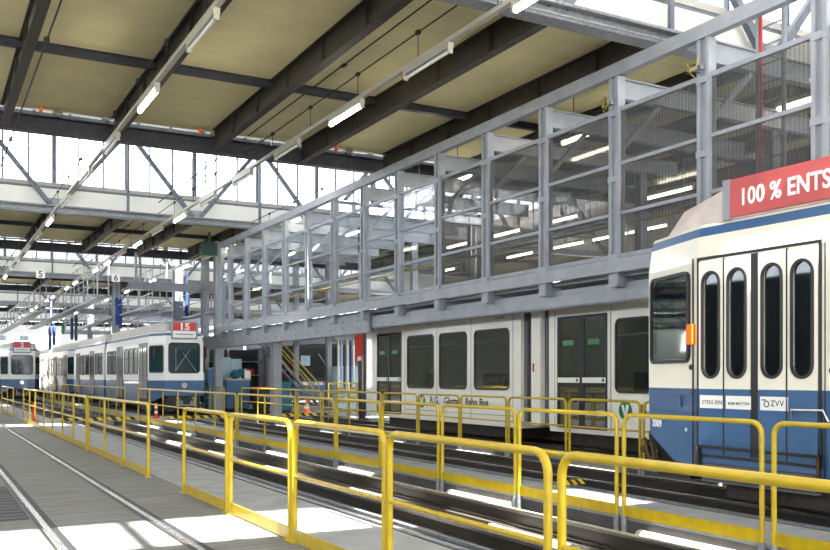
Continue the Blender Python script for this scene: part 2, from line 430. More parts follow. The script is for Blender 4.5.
# ================================================================= ROOF
def bayY(k): return 11.2+20.6*k, 22+20.6*k
BX = [1.57+2.35*i for i in range(-2,12)]
XL,XR = -8.5, 27
LIT = []
for k in range(-1,5):
    y0,y1 = bayY(k)
    mb = MB(); mb.box(XL,XR,y0,y1,7.5,7.72); struct(mb.build('ceiling','ceiling'))
    mb = MB(); mb.box(XL,XR,y0-.05,y1+.05,7.721,7.85); struct(mb.build('roof','roof_top'))
    nm = {-1:'bay above the camera',0:'nearest ceiling bay',1:'second ceiling bay',2:'third ceiling bay',3:'fourth ceiling bay',4:'farthest ceiling bay'}[k]
    for i,x in enumerate(BX):
        if k<0 and i%3: continue
        if x<1 and k>=0: continue
        mb = MB(); mb.ibeam((x,y0+.05,7.25),(x,y1-.1,7.25),.17,.48,.03,.03)
        for q in range(1,6):
            yy = y0+q*(y1-y0)/6; mb.box(x-.08,x+.08,yy-.006,yy+.006,7.03,7.47)
        tag(mb.build('roof_beam','beam_brown',origin=(x,(y0+y1)/2,7.02)), f'dark steel roof beam, {NTH[max(i-2,0)] if k>=0 else NTH[i]} from the left in the {nm}','beam','roof beams in the '+nm)
    mb = MB(); mb.ibeam((XL,y1-4.45,7.42),(XR,y1-4.45,7.42),.12,.16,.02,.02)
    tag(mb.build('purlin','steel_dark',origin=(0,y1-4.45,7.4)), f'thin dark cross purlin under the {nm}','beam')
    # dark edge girder at the far end of the bay
    mb = MB(); mb.ibeam((XL,y1+.1,7.19),(XR,y1+.1,7.19),.26,.38,.03,.03)
    tag(mb.build('edge_girder','steel_dark',origin=(0,y1+.1,7.0)), f'dark steel cross girder at the far edge of the {nm}','beam')
    # small fittings hung from the girder
    if 0 <= k < 3:
        for q,x in enumerate((3.0,6.6,10.2)):
            t = thing('girder_conduit',f'white conduit on the far edge girder of the {nm}, {NTH[q]} from the left','pipe',(x,y1-.25,7.42))
            mb = MB(); mb.tube([(x-1.1,y1-.25,7.44),(x+1.1,y1-.25,7.44),(x+1.13,y1-.25,7.3)],.018,8); mb.build('tube','white_plain',t)
            mb = MB(); mb.lathe((x-.35,y1-.3,7.36),[(.03,.14),(.1,.1),(.12,.0),(.08,-.05)],14); mb.build('dome','chrome',t)
            mb = MB(); mb.box(x-.73,x-.66,y1-.3,y1-.22,7.36,7.50); mb.build('red_box','orange',t)
# lanterns
mull = 4.66/6
wi = 1
for k in range(0,6):
    yn = bayY(k-1)[1]+.3; yf = bayY(k)[0]
    nm = {0:'nearest',1:'second',2:'third',3:'fourth',4:'fifth',5:'farthest'}[k]
    mb = MB(); mb.box(XL-.3,XR+.3,yn-.4,yf+.3,9.85,10.0); struct(mb.build('roof','sill_white'))
    # end cheeks
    for y,z0,fac in ((yn,7.5,-1),(yf,7.68,1)):
        w = bpy.data.objects.new(f'window_{wi}', None); C.objects.link(w); w['_o']=(0,0,0); w['kind']='structure'; wi+=1
        mb = MB(); i=0; x = 3.77-mull*15
        while x < XR:
            thick = (i-15)%3==0
            mb.bar((x,y,z0),(x,y,9.85),.13 if thick else .05,.09,(0,1,0)); x += mull; i+=1
        mb.box(XL,XR,y-.04,y+.04,z0-.05,z0+.03); mb.box(XL,XR,y-.04,y+.04,9.78,9.86)
        mb.build('window_frame','truss',w)
        mb = MB(); mb.box(XL,XR,y-.004,y+.004,z0,9.8); mb.build('window_pane','glass_sky',w)
    # white sill wall under far glazing
    mb = MB(); mb.box(XL,XR,yf-.06,yf+.02,7.08,7.64); struct(mb.build('wall_sill','sill_white'))
    # truss
    t = thing('roof_truss',f'grey steel lattice truss under the {nm} skylight band','truss',(3.77,yf-.25,6.8))
    yt = yf-.25
    mb = MB(); mb.ibeam((XL,yt,6.93),(XR,yt,6.93),.3,.26,.03,.03); mb.box(XL,XR,yt+.12,yt+.2,7.0,7.06); mb.build('bottom_chord','galv',t)
    mb = MB(); mb.ibeam((XL,yt,9.7),(XR,yt,9.7),.2,.2,.02,.02); mb.build('top_chord','truss',t)
    for q in range(-2,6):
        xb = 3.77+4.66*q
        for s in (-1,1):
            if XL < xb+s*2.33 < XR:
                mb = MB(); mb.bar((xb+s*.12,yt,7.05),(xb+s*2.2,yt,9.62),.14,.12,(0,1,0)); mb.build('diagonal','truss',t)
        mb = MB(); mb.box(xb-.22,xb+.22,yt-.02,yt+.02,6.95,7.3); mb.build('gusset_plate','galv',t)
        if XL< xb+2.33 < XR:
            mb = MB(); mb.bar((xb+2.33,yt,7.05),(xb+2.33,yt,9.62),.08,.08,(0,1,0)); mb.build('vertical','truss',t)
    mb = MB()
    mb.tube([(XL,yt-.2,7.02),(XR,yt-.2,7.02)],.03,8); mb.tube([(XL,yt-.2,6.84),(XR,yt-.2,6.84)],.02,8)
    tag(mb.build('conduit','galv',origin=(0,yt-.2,6.84)), f'pair of thin pipes along the {nm} lattice truss','pipe')
# number signs on truss
for px,txt in ((40,'5'),(115,'6')):
    Y = 51.95; X = Y/Yat(px,1.0)
    f = Face((X,Y-.22,0),(1,0,0),(0,-1,0))
    t = thing('number_sign',f'small white square sign with the number {"five" if txt=="5" else "six"} on a roof truss','sign',(X,Y-.22,6.8))
    mb = MB(); f.panel(mb,-.22,.22,6.72,7.16,0,0,.03); mb.build('plate','white_plain',t)
    text(txt,.46,'number','text_dark',t,f.mtx(0,6.78,.031),center=True)
# ladder outside beyond second skylight glazing
Xl = 31.8/Yat(205,1.0)
t = thing('roof_ladder','pale ladder standing outside behind the second skylight glazing','ladder',(Xl,32.6,7.85))
for s in (-.25,.25):
    mb=MB(); mb.bar((Xl+s,32.6,7.85),(Xl+s,32.6,10.2),.05,.05,(0,1,0)); mb.build('stile','galv',t)
for q in range(9):
    mb=MB(); mb.bar((Xl-.25,32.6,8.05+q*.25),(Xl+.25,32.6,8.05+q*.25),.03,.03); mb.build('rung','galv',t)
# walls right and end
mb = MB(); mb.box(XR,XR+.3,-9,120,0,4.2); mb.box(XR,XR+.3,-9,120,6.9,9.9); struct(mb.build('wall_right','corrug'))
w = bpy.data.objects.new(f'window_{wi}', None); C.objects.link(w); w['_o']=(0,0,0); w['kind']='structure'; wi+=1
mb = MB()
for q in range(54): mb.box(XR+.1,XR+.2,-9+q*2.4-.05,-9+q*2.4+.05,4.2,6.9)
mb.box(XR+.1,XR+.2,-9,120,5.5,5.56); mb.build('window_frame','truss',w)
mb = MB(); mb.box(XR+.14,XR+.15,-9,120,4.2,6.9); mb.build('window_pane','glass_sky',w)
YE = 112
mb = MB(); mb.box(-9.3,-9,-9,120,-.2,1.2); mb.box(-9.3,-9,-9,120,3.2,4.7)  # unseen left wall, added to keep the tram window reflections dark
mb.box(-9.3,-9,-9,120,1.2,3.2)
struct(mb.build('wall_left_added','brick')); mb = MB(); mb.box(-9.3,-9,-9,120,7.3,9.9); struct(mb.build('wall_left_added','brick'))
w = bpy.data.objects.new(f'window_{wi}', None); C.objects.link(w); w['_o']=(0,0,0); w['kind']='structure'; wi+=1  # unseen high window band, added to light the faces turned left
mb = MB()
for q in range(54): mb.box(-9.2,-9.1,-9+q*2.4-.05,-9+q*2.4+.05,4.7,7.3)
mb.build('window_frame','truss',w)
mb = MB(); mb.box(-9.15,-9.14,-9,120,4.7,7.3); mb.build('window_pane','glass_sky',w)
mb = MB(); mb.box(14,XR,YE,YE+.3,0,7.6); mb.box(-8,0,YE,YE+.3,0,7.6); mb.box(0,14,YE,YE+.3,6.2,7.6); struct(mb.build('wall_back','sill_white'))
w = bpy.data.objects.new(f'door_1', None); C.objects.link(w); w['_o']=(0,0,0); w['kind']='structure'
mb = MB()
for q in range(9): mb.box(q*1.75-.06,q*1.75+.06,YE+.1,YE+.2,0,6.2)
mb.box(0,14,YE+.1,YE+.2,4.5,4.6); mb.build('door_frame','truss',w)
mb = MB(); mb.box(0,14,YE+.14,YE+.15,0,6.2); mb.build('door_glass','glass_sky',w)

# ---------------------------------------------------------------- light lines
def batten(x,y,z,on,label,group,L=1.5,up=.0):
    t = thing('tube_light',label,'lamp',(x,y,z),group)
    if x>11:
        for a in (-.6,.6):
            mb = MB(); mb.tube([(x,y+a,z+.14),(x,y+a,7.5)],.012,6); mb.build('hanger','galv',t)
    mb = MB(); mb.box(x-.05,x+.05,y-L/2,y+L/2,z+.06,z+.15); mb.build('housing','lamp_body',t)
    for a in (-L/2,L/2-.04):
        mb = MB(); mb.box(x-.04,x+.04,y+a,y+a+.04,z-.02,z+.06); mb.build('lamp_holder','lamp_body',t)
    mb = MB(); mb.tube([(x,y-L/2+.04,z+.02),(x,y+L/2-.04,z+.02)],.04 if on else .028,10); mb.build('tube','tube_on' if on else 'tube_off',t)
lines = [(3.60,16.8,3.65,'first'),(7.15,15.9,3.2,'second'),(10.55,31.0,3.4,'third')]
for x,yb,st,nm in lines:
    ymin = 2.4 if x<10 else 24
    mb = MB(); mb.box(x-.042,x+.042,ymin,105,6.62,6.69)
    tag(mb.build('lighting_track','lamp_body',origin=(x,50,6.6)), f'pale lighting track hanging below the ceiling, {nm} from the left','lighting track')
    n = 0; y = yb-10*st
    while y < 95:
        if y > ymin+.8:
            on = (abs(y-16.8)<.1 or abs(y-31.4)<.1 or (y>40 and n%3==0)) if x<5 else (abs(y-15.9)<.1 or abs(y-9.5)<.1 or abs(y-28.7)<.1 or (y>34 and n%3!=1)) if x<9 else n%2==0
            batten(x,y,6.47,on,f'{"lit" if on else "unlit"} far tube light on the {nm} lighting track, {NTH[min(n-20,15)]} past the twentieth' if n>=20 else f'{"lit" if on else "unlit"} tube light, {ORD[n]} on the {nm} lighting track', f'tube lights on the {nm} lighting track')
            n += 1
        y += st
    # suspension cable with droppers
    t = thing('suspension_cable',f'thin cable with droppers above the {nm} lighting track from the left','cable',(x,50,6.7))
    zc = 7.12
    mb = MB(); mb.tube([(x,ymin,zc),(x,105,zc)],.012,6); mb.build('cable','cable',t)
    y = ymin+1.2
    while y < 60:
        mb = MB(); mb.tube([(x,y,6.69),(x,y,zc)],.007,6); mb.box(x-.03,x+.03,y-.05,y+.05,zc-.03,zc+.03); mb.build('dropper','cable',t); y += 2.35
for x,z,nm in ((1.78,7.0,'open floor track'),(7.15,7.5,'second lighting track')):
    mb = MB(); mb.tube([(x,-4,z),(x,105,z)],.016,6)
    for q in range(12): mb.box(x-.04,x+.04,2+q*7-.08,2+q*7+.08,z-.03,z+.05)
    tag(mb.build('overhead_cable','cable',origin=(x,50,z)), f'thin black overhead cable above the {nm}','cable')
# gallery lamps and lamps of the hall behind
for k,(px) in enumerate((592,)):
    batten(12.0,Yat(592,12.0),6.42,True,'lit tube light behind the glazed gallery, high under the ceiling','tube lights behind the gallery',2.0)
n=0
for X,pxs in ((14.1,(478,820)),(17.9,(460,505,668,560)),(21.6,(569,648,610,445,520)),(12.0,(470,340,430,300))):
    for px in pxs:
        n+=1
        place = {12.0:'just behind the glass wall',14.1:'in the first row beyond the gallery',17.9:'in the second row beyond the gallery',21.6:'in the third row beyond the gallery'}[X]
        srt = sorted(pxs); 
        batten(X,Yat(px,X),6.45,True,f'lit tube light {place}, {NTH[srt.index(px)]} from the left','tube lights behind the gallery',1.9)

# ================================================================= GALLERY
GX = 10.2
PY = [7.7+1.97*k for k in range(-1,14)]+[34.5]
g = thing('glazed_gallery','tall grey steel and glass gallery running above the white tram','gallery',(GX,20,2.7))
y0g,y1g = PY[0]-.1, 34.6
mb = MB(); mb.bar((GX,y0g,6.58),(GX,y1g,6.58),.16,.20); mb.box(GX-.1,GX-.06,y0g,y1g,6.46,6.50); mb.build('top_beam','steel_pale',g)
for z,w,m in ((5.9,.07,'steel_pale'),(5.0,.055,'steel_pale'),(4.17,.055,'steel_pale'),(3.46,.07,'steel_pale')):
    mb = MB(); mb.box(GX-.03,GX+.03,y0g,y1g,z-w/2,z+w/2); mb.build('glazing_rail',m,g)
mb = MB(); mb.box(GX-.09,GX+.16,y0g,y1g,3.22,3.36); mb.box(GX-.12,GX-.09,y0g,y1g,3.18,3.40); mb.build('edge_beam','steel_pale',g)
mb = MB(); mb.box(GX+.1,11.0,y0g,y1g,3.12,3.2); mb.build('gallery_deck','steel_grey',g)
mb = MB(); mb.ibeam((GX+.25,y0g,2.88),(GX+.25,21.3,2.88),.2,.32,.02,.02); mb.box(GX+.12,GX+.15,y0g,21.3,2.74,3.02); mb.build('lower_beam','steel_pale',g)
mb = MB(); mb.ibeam((GX+.2,21.3,2.86),(GX+.2,40,2.86),.3,.5,.03,.03)
mb.box(GX+.04,GX+.10,21.3,40,2.64,3.08)
mb.build('main_girder','steel_grey',g)
for q in range(20):
    yy = 22+q*.92
    for dz in (-.1,.1):
        mb = MB(); mb.box(GX+.03,GX+.04,yy-.02,yy+.02,2.86+dz-.02,2.86+dz+.02); mb.build('bolt','steel_dark',g)
mb = MB(); mb.tube([(GX+.85,y0g,4.2),(GX+.85,y1g,4.2)],.03,8); mb.build('hand_rail','yellow',g)
for i,y in enumerate(PY):
    mb = MB()
    for s in (-.085,.085): mb.box(GX-.07,GX+.09,y+s-.03,y+s+.03,2.98,6.46)
    mb.box(GX-.02,GX+.05,y-.06,y+.06,3.0,6.46)
    for z in (3.45,4.75,5.85): mb.box(GX-.085,GX+.02,y-.12,y+.12,z-.05,z+.05)
    mb.box(GX-.08,GX+.30,y-.09,y+.09,2.95,3.2)
    p = mb.build('post','steel_pale',g)
    mb = MB(); mb.ibeam((GX+.1,y,6.28),(15.5,y,6.28),.14,.34,.02,.015); mb.build('cross_beam','steel_pale',g)
    mb = MB(); mb.bar((GX+.1,y,5.25),(GX+.95,y,6.1),.07,.07,(0,1,0)); mb.build('knee_brace','steel_pale',g)
    if i < len(PY)-1:
        y2 = PY[i+1]
        for za,zb in ((3.5,4.14),(4.2,4.97),(5.03,5.86)):
            mb = MB(); mb.box(GX-.005,GX+.005,y+.115,y2-.115,za,zb); mb.build('glass_pane','glass_mesh' if y<16.8 else 'glass_clear',g)
# back side of the gallery: second row of steelwork
for i in range(0,12):
    y = 9+3.9*i
    t = thing('hall_column',f'grey steel column in the row behind the gallery, {ORD[i]}','column',(15.5,y,0),'columns behind the gallery')
    mb = MB(); mb.ibeam((15.5,y,0),(15.5,y,6.9),.22,.24,.02,.015,(0,1,0)); mb.build('shaft','steel_grey',t)
    mb = MB(); mb.box(15.3,15.7,y-.2,y+.2,0,.03); mb.build('base_plate','steel_grey',t)
for z,nm in ((3.1,'lower'),(4.3,'middle'),(5.6,'upper')):
    mb = MB(); mb.ibeam((15.75,7,z),(15.75,60,z),.2,.26,.02,.02)
    tag(mb.build('side_girder','steel_grey',origin=(15.5,30,z)), f'{nm} grey girder along the columns behind the gallery','beam')
# posts under main girder
for px,lab in ((276,'thick brown-grey column under the gallery girder beside the yellow stairs'),(218,'grey column under the far end of the gallery girder')):
    y = Yat(px,10.45)
    t = thing('hall_column',lab,'column',(10.45,y,0))
    mb = MB(); mb.ibeam((10.45,y,0),(10.45,y,2.6 if px==276 else 6.9),.3,.3,.03,.03,(0,1,0)); mb.build('shaft','steel_grey',t)
    mb = MB(); mb.box(10.22,10.68,y-.23,y+.23,0,.04); mb.build('base_plate','steel_grey',t)
# ladder with red pole
t = thing('gallery_ladder','narrow steel ladder with a red pole behind the gallery glass','ladder',(10.6,Yat(770,10.6),3.2))
ya,yb2 = Yat(784,10.6),Yat(761,10.6)
for yy,m,r in ((ya,'steel_pale',.035),(yb2,'red_paint',.022),(yb2+.06,'steel_pale',.03)):
    mb=MB(); mb.tube([(10.6,yy,3.2),(10.6,yy,7.4)],r,8); mb.build('stile',m,t)
for q in range(15):
    z=3.5+q*.27; mb=MB(); mb.tube([(10.6,ya,z),(10.6,yb2,z)],.014,6); mb.build('rung','steel_pale',t)
# wiring bundles on posts
for y in (PY[3],PY[2]):
    mb = MB(); random.seed(int(y*10))
    for q in range(4):
        P=[(GX-.1-random.random()*.1, y+.1+random.uniform(-.15,.15), 6.05+random.uniform(-.15,.15)) for _ in range(4)]
        mb.tube(P,.008,5, q%2)
    mb.box(GX-.14,GX-.07,y-.02,y+.2,6.0,6.06,2)
    tag(mb.build('wire_bundle',['cable','yellow','steel_pale'],origin=(GX-.1,y,6)), f'loose bundle of wires on a gallery post, {"right" if y==PY[2] else "left"} one of two','wires')

# small dark green box on far gallery corner
X=9.9; Y=33.9
mb = MB(); mb.box(9.3,9.9,34,34.12,6.1,6.6); mb.box(9.55,9.65,34.03,34.09,6.6,7.0)
tag(mb.build('hanging_board','green_dark',origin=(9.6,34,6.1)),'dark green board hanging beside the far corner of the gallery','board')

# ================================================================= TRAMS
def loft(out, levels, mb, capm=None):
    n = len(out)
    rings = []
    cx = 0
    for lv in levels:
        z, ins, m = lv
        ring = []
        for (w,l,zb) in out:
            zz = max(z, zb) if z < 1.2 else z
            s = 1 if w>0 else -1
            ring.append((w - s*ins if abs(w)>.01 else w, l, zz))
        rings.append(ring)
    for i in range(len(levels)-1):
        vs = rings[i]+rings[i+1]; fs = [(k,(k+1)%n,n+(k+1)%n,n+k) for k in range(n)]
        mb.add(vs, fs, levels[i][2])
    mb.add(rings[-1], [tuple(range(n))], levels[-1][2]); mb.add(rings[0], [tuple(range(n))[::-1]], levels[0][2])

def cut(o, *cutters):
    for c in cutters:
        me = bpy.data.meshes.new('cut'); off = Vector(o['_o'])
        me.from_pydata([tuple(Vector(v)-off) for v in c.v], [], c.f); me.update()
        k = bpy.data.objects.new('cut', me); C.objects.link(k)
        if o.parent: k.parent = o.parent
        import bmesh
        for mm in (me, o.data):
            b = bmesh.new(); b.from_mesh(mm); bmesh.ops.recalc_face_normals(b, faces=b.faces); b.to_mesh(mm); b.free()
        md = o.modifiers.new('b','BOOLEAN'); md.operation='DIFFERENCE'; md.solver='EXACT'; md.object=k; md.use_self=True
        bpy.context.view_layer.update()
        res = bpy.data.meshes.new_from_object(o.evaluated_get(bpy.context.evaluated_depsgraph_get()))
        o.modifiers.clear(); o.data = res; res.name = o.name
        bpy.data.objects.remove(k)
def cab_interior(t, x0, x1, y0, y1, zf, zt, skip=()):
    mb = MB(); mb.box(x0,x1,y0,y1,zf-.04,zf); mb.build('interior_floor','interior',t)
    mb = MB(); mb.box(x0+.5,x1-.5,y0+.2,y1-.2,zt-.06,zt-.02); mb.build('interior_lamp_cover','white_plain',t)
    y = y0+.5
    while y < y1-.6:
        if not any(a-.2<y<b+.2 for a,b in skip):
            for xa in (x0+.12,x1-.97):
                mb = MB(); mb.box(xa,xa+.85,y,y+.42,zf+.38,zf+.45); mb.box(xa,xa+.85,y+.36,y+.42,zf+.45,zf+1.0); mb.box(xa+.1,xa+.75,y+.15,y+.25,zf,zf+.38)
                mb.build('seat','seat_blue',t)
        y += .85
    y = y0+.6
    while y < y1-.3:
        for xa in (x0+1.0,x1-1.0):
            mb = MB(); mb.tube([(xa,y,zf),(xa,y,zt)],.018,8); mb.build('grab_pole','yellow',t)
        y += 1.25
def side_window(f, s0, s1, z0, z1, r, parent, name='window', glassm='win_dark', framew=.035, framem='rubber', split=None):
    mb = MB(); f.ring(mb, s0,s1,z0,z1,r,framew,-.02,.022); o = mb.build(name+'_frame', framem, parent)
    mb = MB(); f.panel(mb, s0+framew*.8,s1-framew*.8,z0+framew*.8,z1-framew*.8,max(r-framew,.01),-.02,.010); mb.build('pane', glassm, o)
    if split:
        mb = MB(); f.panel(mb, s0+framew,s1-framew,split-.012,split+.012,0,.0,.016); mb.build('glazing_bar', framem, o)
    return o
def tram2000(name, label, xc, yn, rot, near, feats, length, route=None, num=None, big=False, second=None, group=None):
    """local: nose at y=0 facing -y, body towards +y; near=+1/-1 side seen"""
    t = thing(name, label, 'tram', (xc,yn,0), group, rot, local=True)
    white = 'tram_white' if big else 'tram_far_white'
    zs = .46 if big else .70
    def section(l0,l1,nose):
        if nose: out = [(-.72,l0,.74),(.72,l0,.74),(.93,l0+.62,zs),(1.1,l0+1.15,.43),(1.1,l1,.43),(-1.1,l1,.43),(-1.1,l0+1.15,.43),(-.93,l0+.62,zs)]
        else: out = [(-1.1,l0,.43),(1.1,l0,.43),(1.1,l1,.43),(-1.1,l1,.43)]
        mb = MB(); loft(out, [(.43,.02,0),(1.31,.0,1),(2.72,.0,1),(3.0,.05,2),(3.10,.07,1),(3.14,.10,3),(3.2,.3,3)], mb)
        body = mb.build('body', ['tram_blue',white,'tram_blue','tram_roof'], t)
        if big:
            ib = MB(); loft([(-.64,l0+.1,.8),(.64,l0+.1,.8),(.88,l0+.66,.8),(1.02,l0+1.17,.8),(1.02,l1-.08,.8),(-1.02,l1-.08,.8),(-1.02,l0+1.17,.8),(-.88,l0+.66,.8)],[(.8,0,0),(2.85,0,0)],ib)
            wb = MB(); ff = Face((near*1.1,0,0),(0,1,0),(near,0,0))
            for ft in feats:
                if ft[0]=='win': ff.panel(wb,ft[1]+.03,ft[2]-.03,1.58,2.59,.1,-2.5,.2)
                else: ff.panel(wb,ft[1],ft[2],.85,2.70,0,-.25,.2)
            for s_ in (-1,1):
                f2_ = Face((s_*.735,.0,0),(s_*.38,1.15,0),(s_*1.15,-.38,0)); f2_.panel(wb,.13,1.03,1.65,2.60,.1,-.3,.2)
            cut(body, ib, wb)
            cab_interior(t,-1.02,1.02,l0+.9,l1-.1,.86,2.84,[(1.2,2.7)])
        lb = l0+1.4 if nose else l0+.3
        for a in (lb, l1-2.4):
            mb = MB(); mb.box(-.9,.9,a,a+2.1,.12,.5); mb.build('bogie','under',t)
            for yy in (a+.35,a+1.75):
                for s in (-.52,.52):
                    mb = MB(); mb.tube([(s-.06,yy,.335),(s+.06,yy,.335)],.32,20); mb.build('wheel','under',t)
    section(0,length,True)
    fs = Face((near*1.1,0,0),(0,1,0),(near,0,0))
    def features(fl):
        for ft in fl:
            k = ft[0]
            if k=='win':
                side_window(fs, ft[1],ft[2],1.55,2.62,.12,t, glassm='glass_tram' if big else 'win_dark', split=2.2)
                if big:
                    mb = MB(); fs.panel(mb,ft[1],ft[2],1.55,2.62,.12,-2.2,-2.19); mb.build('pane','glass_tram',t)
            elif k=='door':
                a,b = ft[1],ft[2]; n=4; gap=.09
                wleaf = (b-a-gap)/4
                mb = MB(); fs.ring(mb,a-.03,b+.03,.56,2.76,0,.03,-.02,.012); mb.build('door_recess','rubber',t)
                if not big:
                    mb = MB(); fs.panel(mb,a,b,.6,2.72,0,-.01,.004); mb.build('door_gap','rubber',t)
                else:
                    for q in (1,3):
                        xs = a+wleaf*q+(gap if q==3 else 0)
                        mb = MB(); fs.panel(mb,xs-.009,xs+.009,.6,2.72,0,-.02,.021); mb.build('door_joint','rubber',t)
                    mm_=(a+b)/2; mb = MB(); fs.panel(mb,mm_-gap/2,mm_+gap/2,.6,2.72,0,-.03,.012); mb.build('door_edge','rubber',t)
                for q in range(4):
                    s0 = a+q*wleaf+(gap if q>1 else 0)+.006; s1 = s0+wleaf-.012
                    mb = MB(); fs.panel(mb,s0,s1,1.31,2.71,0,-.01,.018,0); fs.panel(mb,s0,s1,.60,1.31,0,-.01,.018,1)
                    d = mb.build('door_leaf', ([white,'tram_blue'] if big else ['door_grey','door_grey']) , t)
                    c = (s0+s1)/2; wv = wleaf*.29
                    if big:
                        cb = MB(); fs.panel(cb,c-wv,c+wv,1.44,2.58,wv*.98,-.2,.2); cut(d, cb)
                        mb = MB(); fs.ring(mb,c-wv-.03,c+wv+.03,1.42,2.60,.15,.03,.01,.03); mb.build('window_seal','rubber',d)
                    mb = MB(); fs.panel(mb,c-wv,c+wv,1.45,2.57,wv*.98,-.004 if big else .01,.004 if big else .024); mb.build('pane','glass_tram' if big else 'win_dark',d)
                mb = MB(); fs.panel(mb,a,b,.48 if big else .40,.60,0,-.01,.004); mb.build('step','tram_blue' if big else 'black',t)
    features(feats)
    # nose glazing
    for s in (-1,1):
        tv = Vector((s*.38,1.15,0)).normalized(); nv = Vector((s*1.15,-.38,0)).normalized()
        f2 = Face((s*.735,.0,0),(tv.x,tv.y,0),nv)
        # front half of the chamfer follows the outline's first leg closely
        o = side_window(f2,.09,1.08,1.60,2.64,.10,t,'side_window','glass_tram' if big else 'win_teal',.04,split=None)
        for ch in [o]+list(o.children): 
            pass
    f1 = Face((0,0,0),(1,0,0),(0,-1,0))
    side_window(f1,-.60,.60,1.58,2.74,.14,t,'windscreen','win_teal',.05)
    mb = MB(); f1.panel(mb,-.33,-.31,1.7,2.5,0,.02,.03); 
    mb.bar((-.35,-.035,1.66),(.2,-.035,2.45),.02,.015,(0,1,0)); mb.bar((.45,-.035,1.66),(-.05,-.035,2.35),.02,.015,(0,1,0)); mb.build('wiper','steel_grey',t)
    mb = MB(); mb.disc((0,0,1.12),(0,-1,0),.11,.03,20); mb.build('headlight','chrome',t)
    mb = MB(); mb.box(-.62,.62,.05,.6,.22,.74); mb.box(-.32,.32,-.25,.3,.38,.6); mb.box(-.12,.12,-.42,-.2,.42,.58); mb.build('coupler','under',t)
    mb = MB(); mb.bar((-.35,-.2,.45),(.35,-.2,.45),.2,.2,(0,0,1)); mb.tube([(-.3,-.1,.66),(-.3,-.35,.60)],.05,8); mb.tube([(.3,-.1,.66),(.3,-.35,.60)],.05,8); mb.build('buffer','galv',t)
    for s in (-1,1) if not big else ():
        mb = MB(); mb.box(s*.98-.03,s*.98+.03,.55,.62,2.2,2.55); mb.bar((s*.92,.55,2.5),(s*1.0,.5,2.5),.02,.02); mb.build('mirror','rubber',t)
    # roof equipment
    mb = MB()
    out = [(-.62,.28),(.62,.28),(.93,1.3),(.93,length-.5),(-.93,length-.5),(-.93,1.3)]
    if not big:
        n=len(out); vs=[(w,l,3.14) for w,l in out]+[(w*.97,l+ (.1 if i<2 else 0),3.48) for i,(w,l) in enumerate(out)]
        mb.add(vs,[tuple(range(n))[::-1],tuple(range(n,2*n))]+[(i,(i+1)%n,n+(i+1)%n,n+i) for i in range(n)])
        mb.build('roof_housing','tram_roof',t)
    if route:
        mb = MB(); f1.panel(mb,-.50,.50,2.86,3.56,.05,-.3,.03); sb = mb.build('route_box','steel_grey',t)
        mb = MB(); f1.panel(mb,-.43,.43,3.20,3.50,.0,.02,.04); mb.build('route_plate','tram_red',sb)
        mb = MB(); f1.panel(mb,-.43,.43,2.93,3.18,.0,.02,.04); mb.build('destination_plate','white_plain',sb)
        text(route,.36,'route_number','white_plain',t,f1.mtx(0,3.225,.044),center=True,bold=.035,squash=1.1)
        mb = MB(); f1.panel(mb,-.33,.33,3.04,3.07,0,.038,.043); mb.build('destination_line','text_dark',sb)
    if second:
        l0,l1,fl = second
        mb = MB()
        for q in range(6):
            w = 1.02 if q%2 else .95; a=length+(l0-length)*q/6; mb.box(-w,w,a,a+(l0-length)/6+.01,.5,3.15)
        mb.build('bellows','bellows',t)
        section(l0,l1,False); features(fl)
        mb = MB(); mb.box(-.93,.93,l0+.4,l1-.5,3.14,3.46); mb.build('roof_housing','tram_roof',t)
    return t, fs
F1 = [('door',1.25,2.75),('win',2.95,3.75),('win',3.85,4.75),('win',4.85,5.75),('door',6.1,7.5),('win',7.7,8.6),('win',8.7,9.8)]
F2 = [('win',11.2,12.2),('win',12.3,13.3),('door',13.6,15.0),('win',15.2,16.1),('win',16.2,17.1),('win',17.2,18.1),('door',18.4,19.8)]
t15,_ = tram2000('tram','blue and white tram with route number 15 facing the camera',TRK[3],34.1,0,-1,F1,10.3,'15',second=(10.8,20.6,F2))
tb,_ = tram2000('tram','blue and white tram standing directly behind tram 15 on the same track',TRK[3],56.3,0,-1,F1,10.3,None,second=(10.8,20.6,F2))
t2,_ = tram2000('tram','blue and white tram with route number 2 at the far left',TRK[2],58.0,0,-1,F1,10.3,'2',second=(10.8,20.6,F2))
tc_,_ = tram2000('tram','blue and white tram farthest away behind the others',TRK[3],78.5,0,-1,F1,10.3,None)
# warning light of tram 15
# near tram 2009
feats = [('door',1.20,2.72),('win',2.86,4.2,'win_dark'),('win',4.3,5.6,'win_dark')]
t9,fs9 = tram2000('tram','large blue and cream tram at the right with a red roof banner',TRK[3],8.45,math.pi,1,feats,10.4,None,big=True)
# banner
bpan = Face((1.06,0,0),(0,1,0),(1,0,0))
mb = MB(); bpan.panel(mb,1.60,9.5,3.15,3.55,0,-.04,.01); sb = mb.build('banner_board','sign_red',t9); sb['label']='red advertising board'
mb = MB(); bpan.panel(mb,1.50,1.60,3.13,3.56,0,-.04,.012); mb.build('board_end','steel_grey',t9)
text('100 % ENTS',.25,'banner_text','white_plain',t9,bpan.mtx(1.73,3.255,.012,False),squash=.82)
mb = MB()
vs=[(-.66,.35,3.13),(.80,.42,3.13),(1.04,1.5,3.13),(1.04,9.6,3.13),(-1.0,9.6,3.13),(-1.0,1.5,3.13)]
vs2=[(-.6,.55,3.40),(.72,.60,3.40),(.98,1.5,3.50),(.98,9.6,3.50),(-.96,9.6,3.50),(-.96,1.5,3.50)]
mb.add(vs+vs2,[(5,4,3,2,1,0),(6,7,8,9,10,11)]+[(i,(i+1)%6,6+(i+1)%6,6+i) for i in range(6)]); mb.build('roof_fairing','fairing',t9)
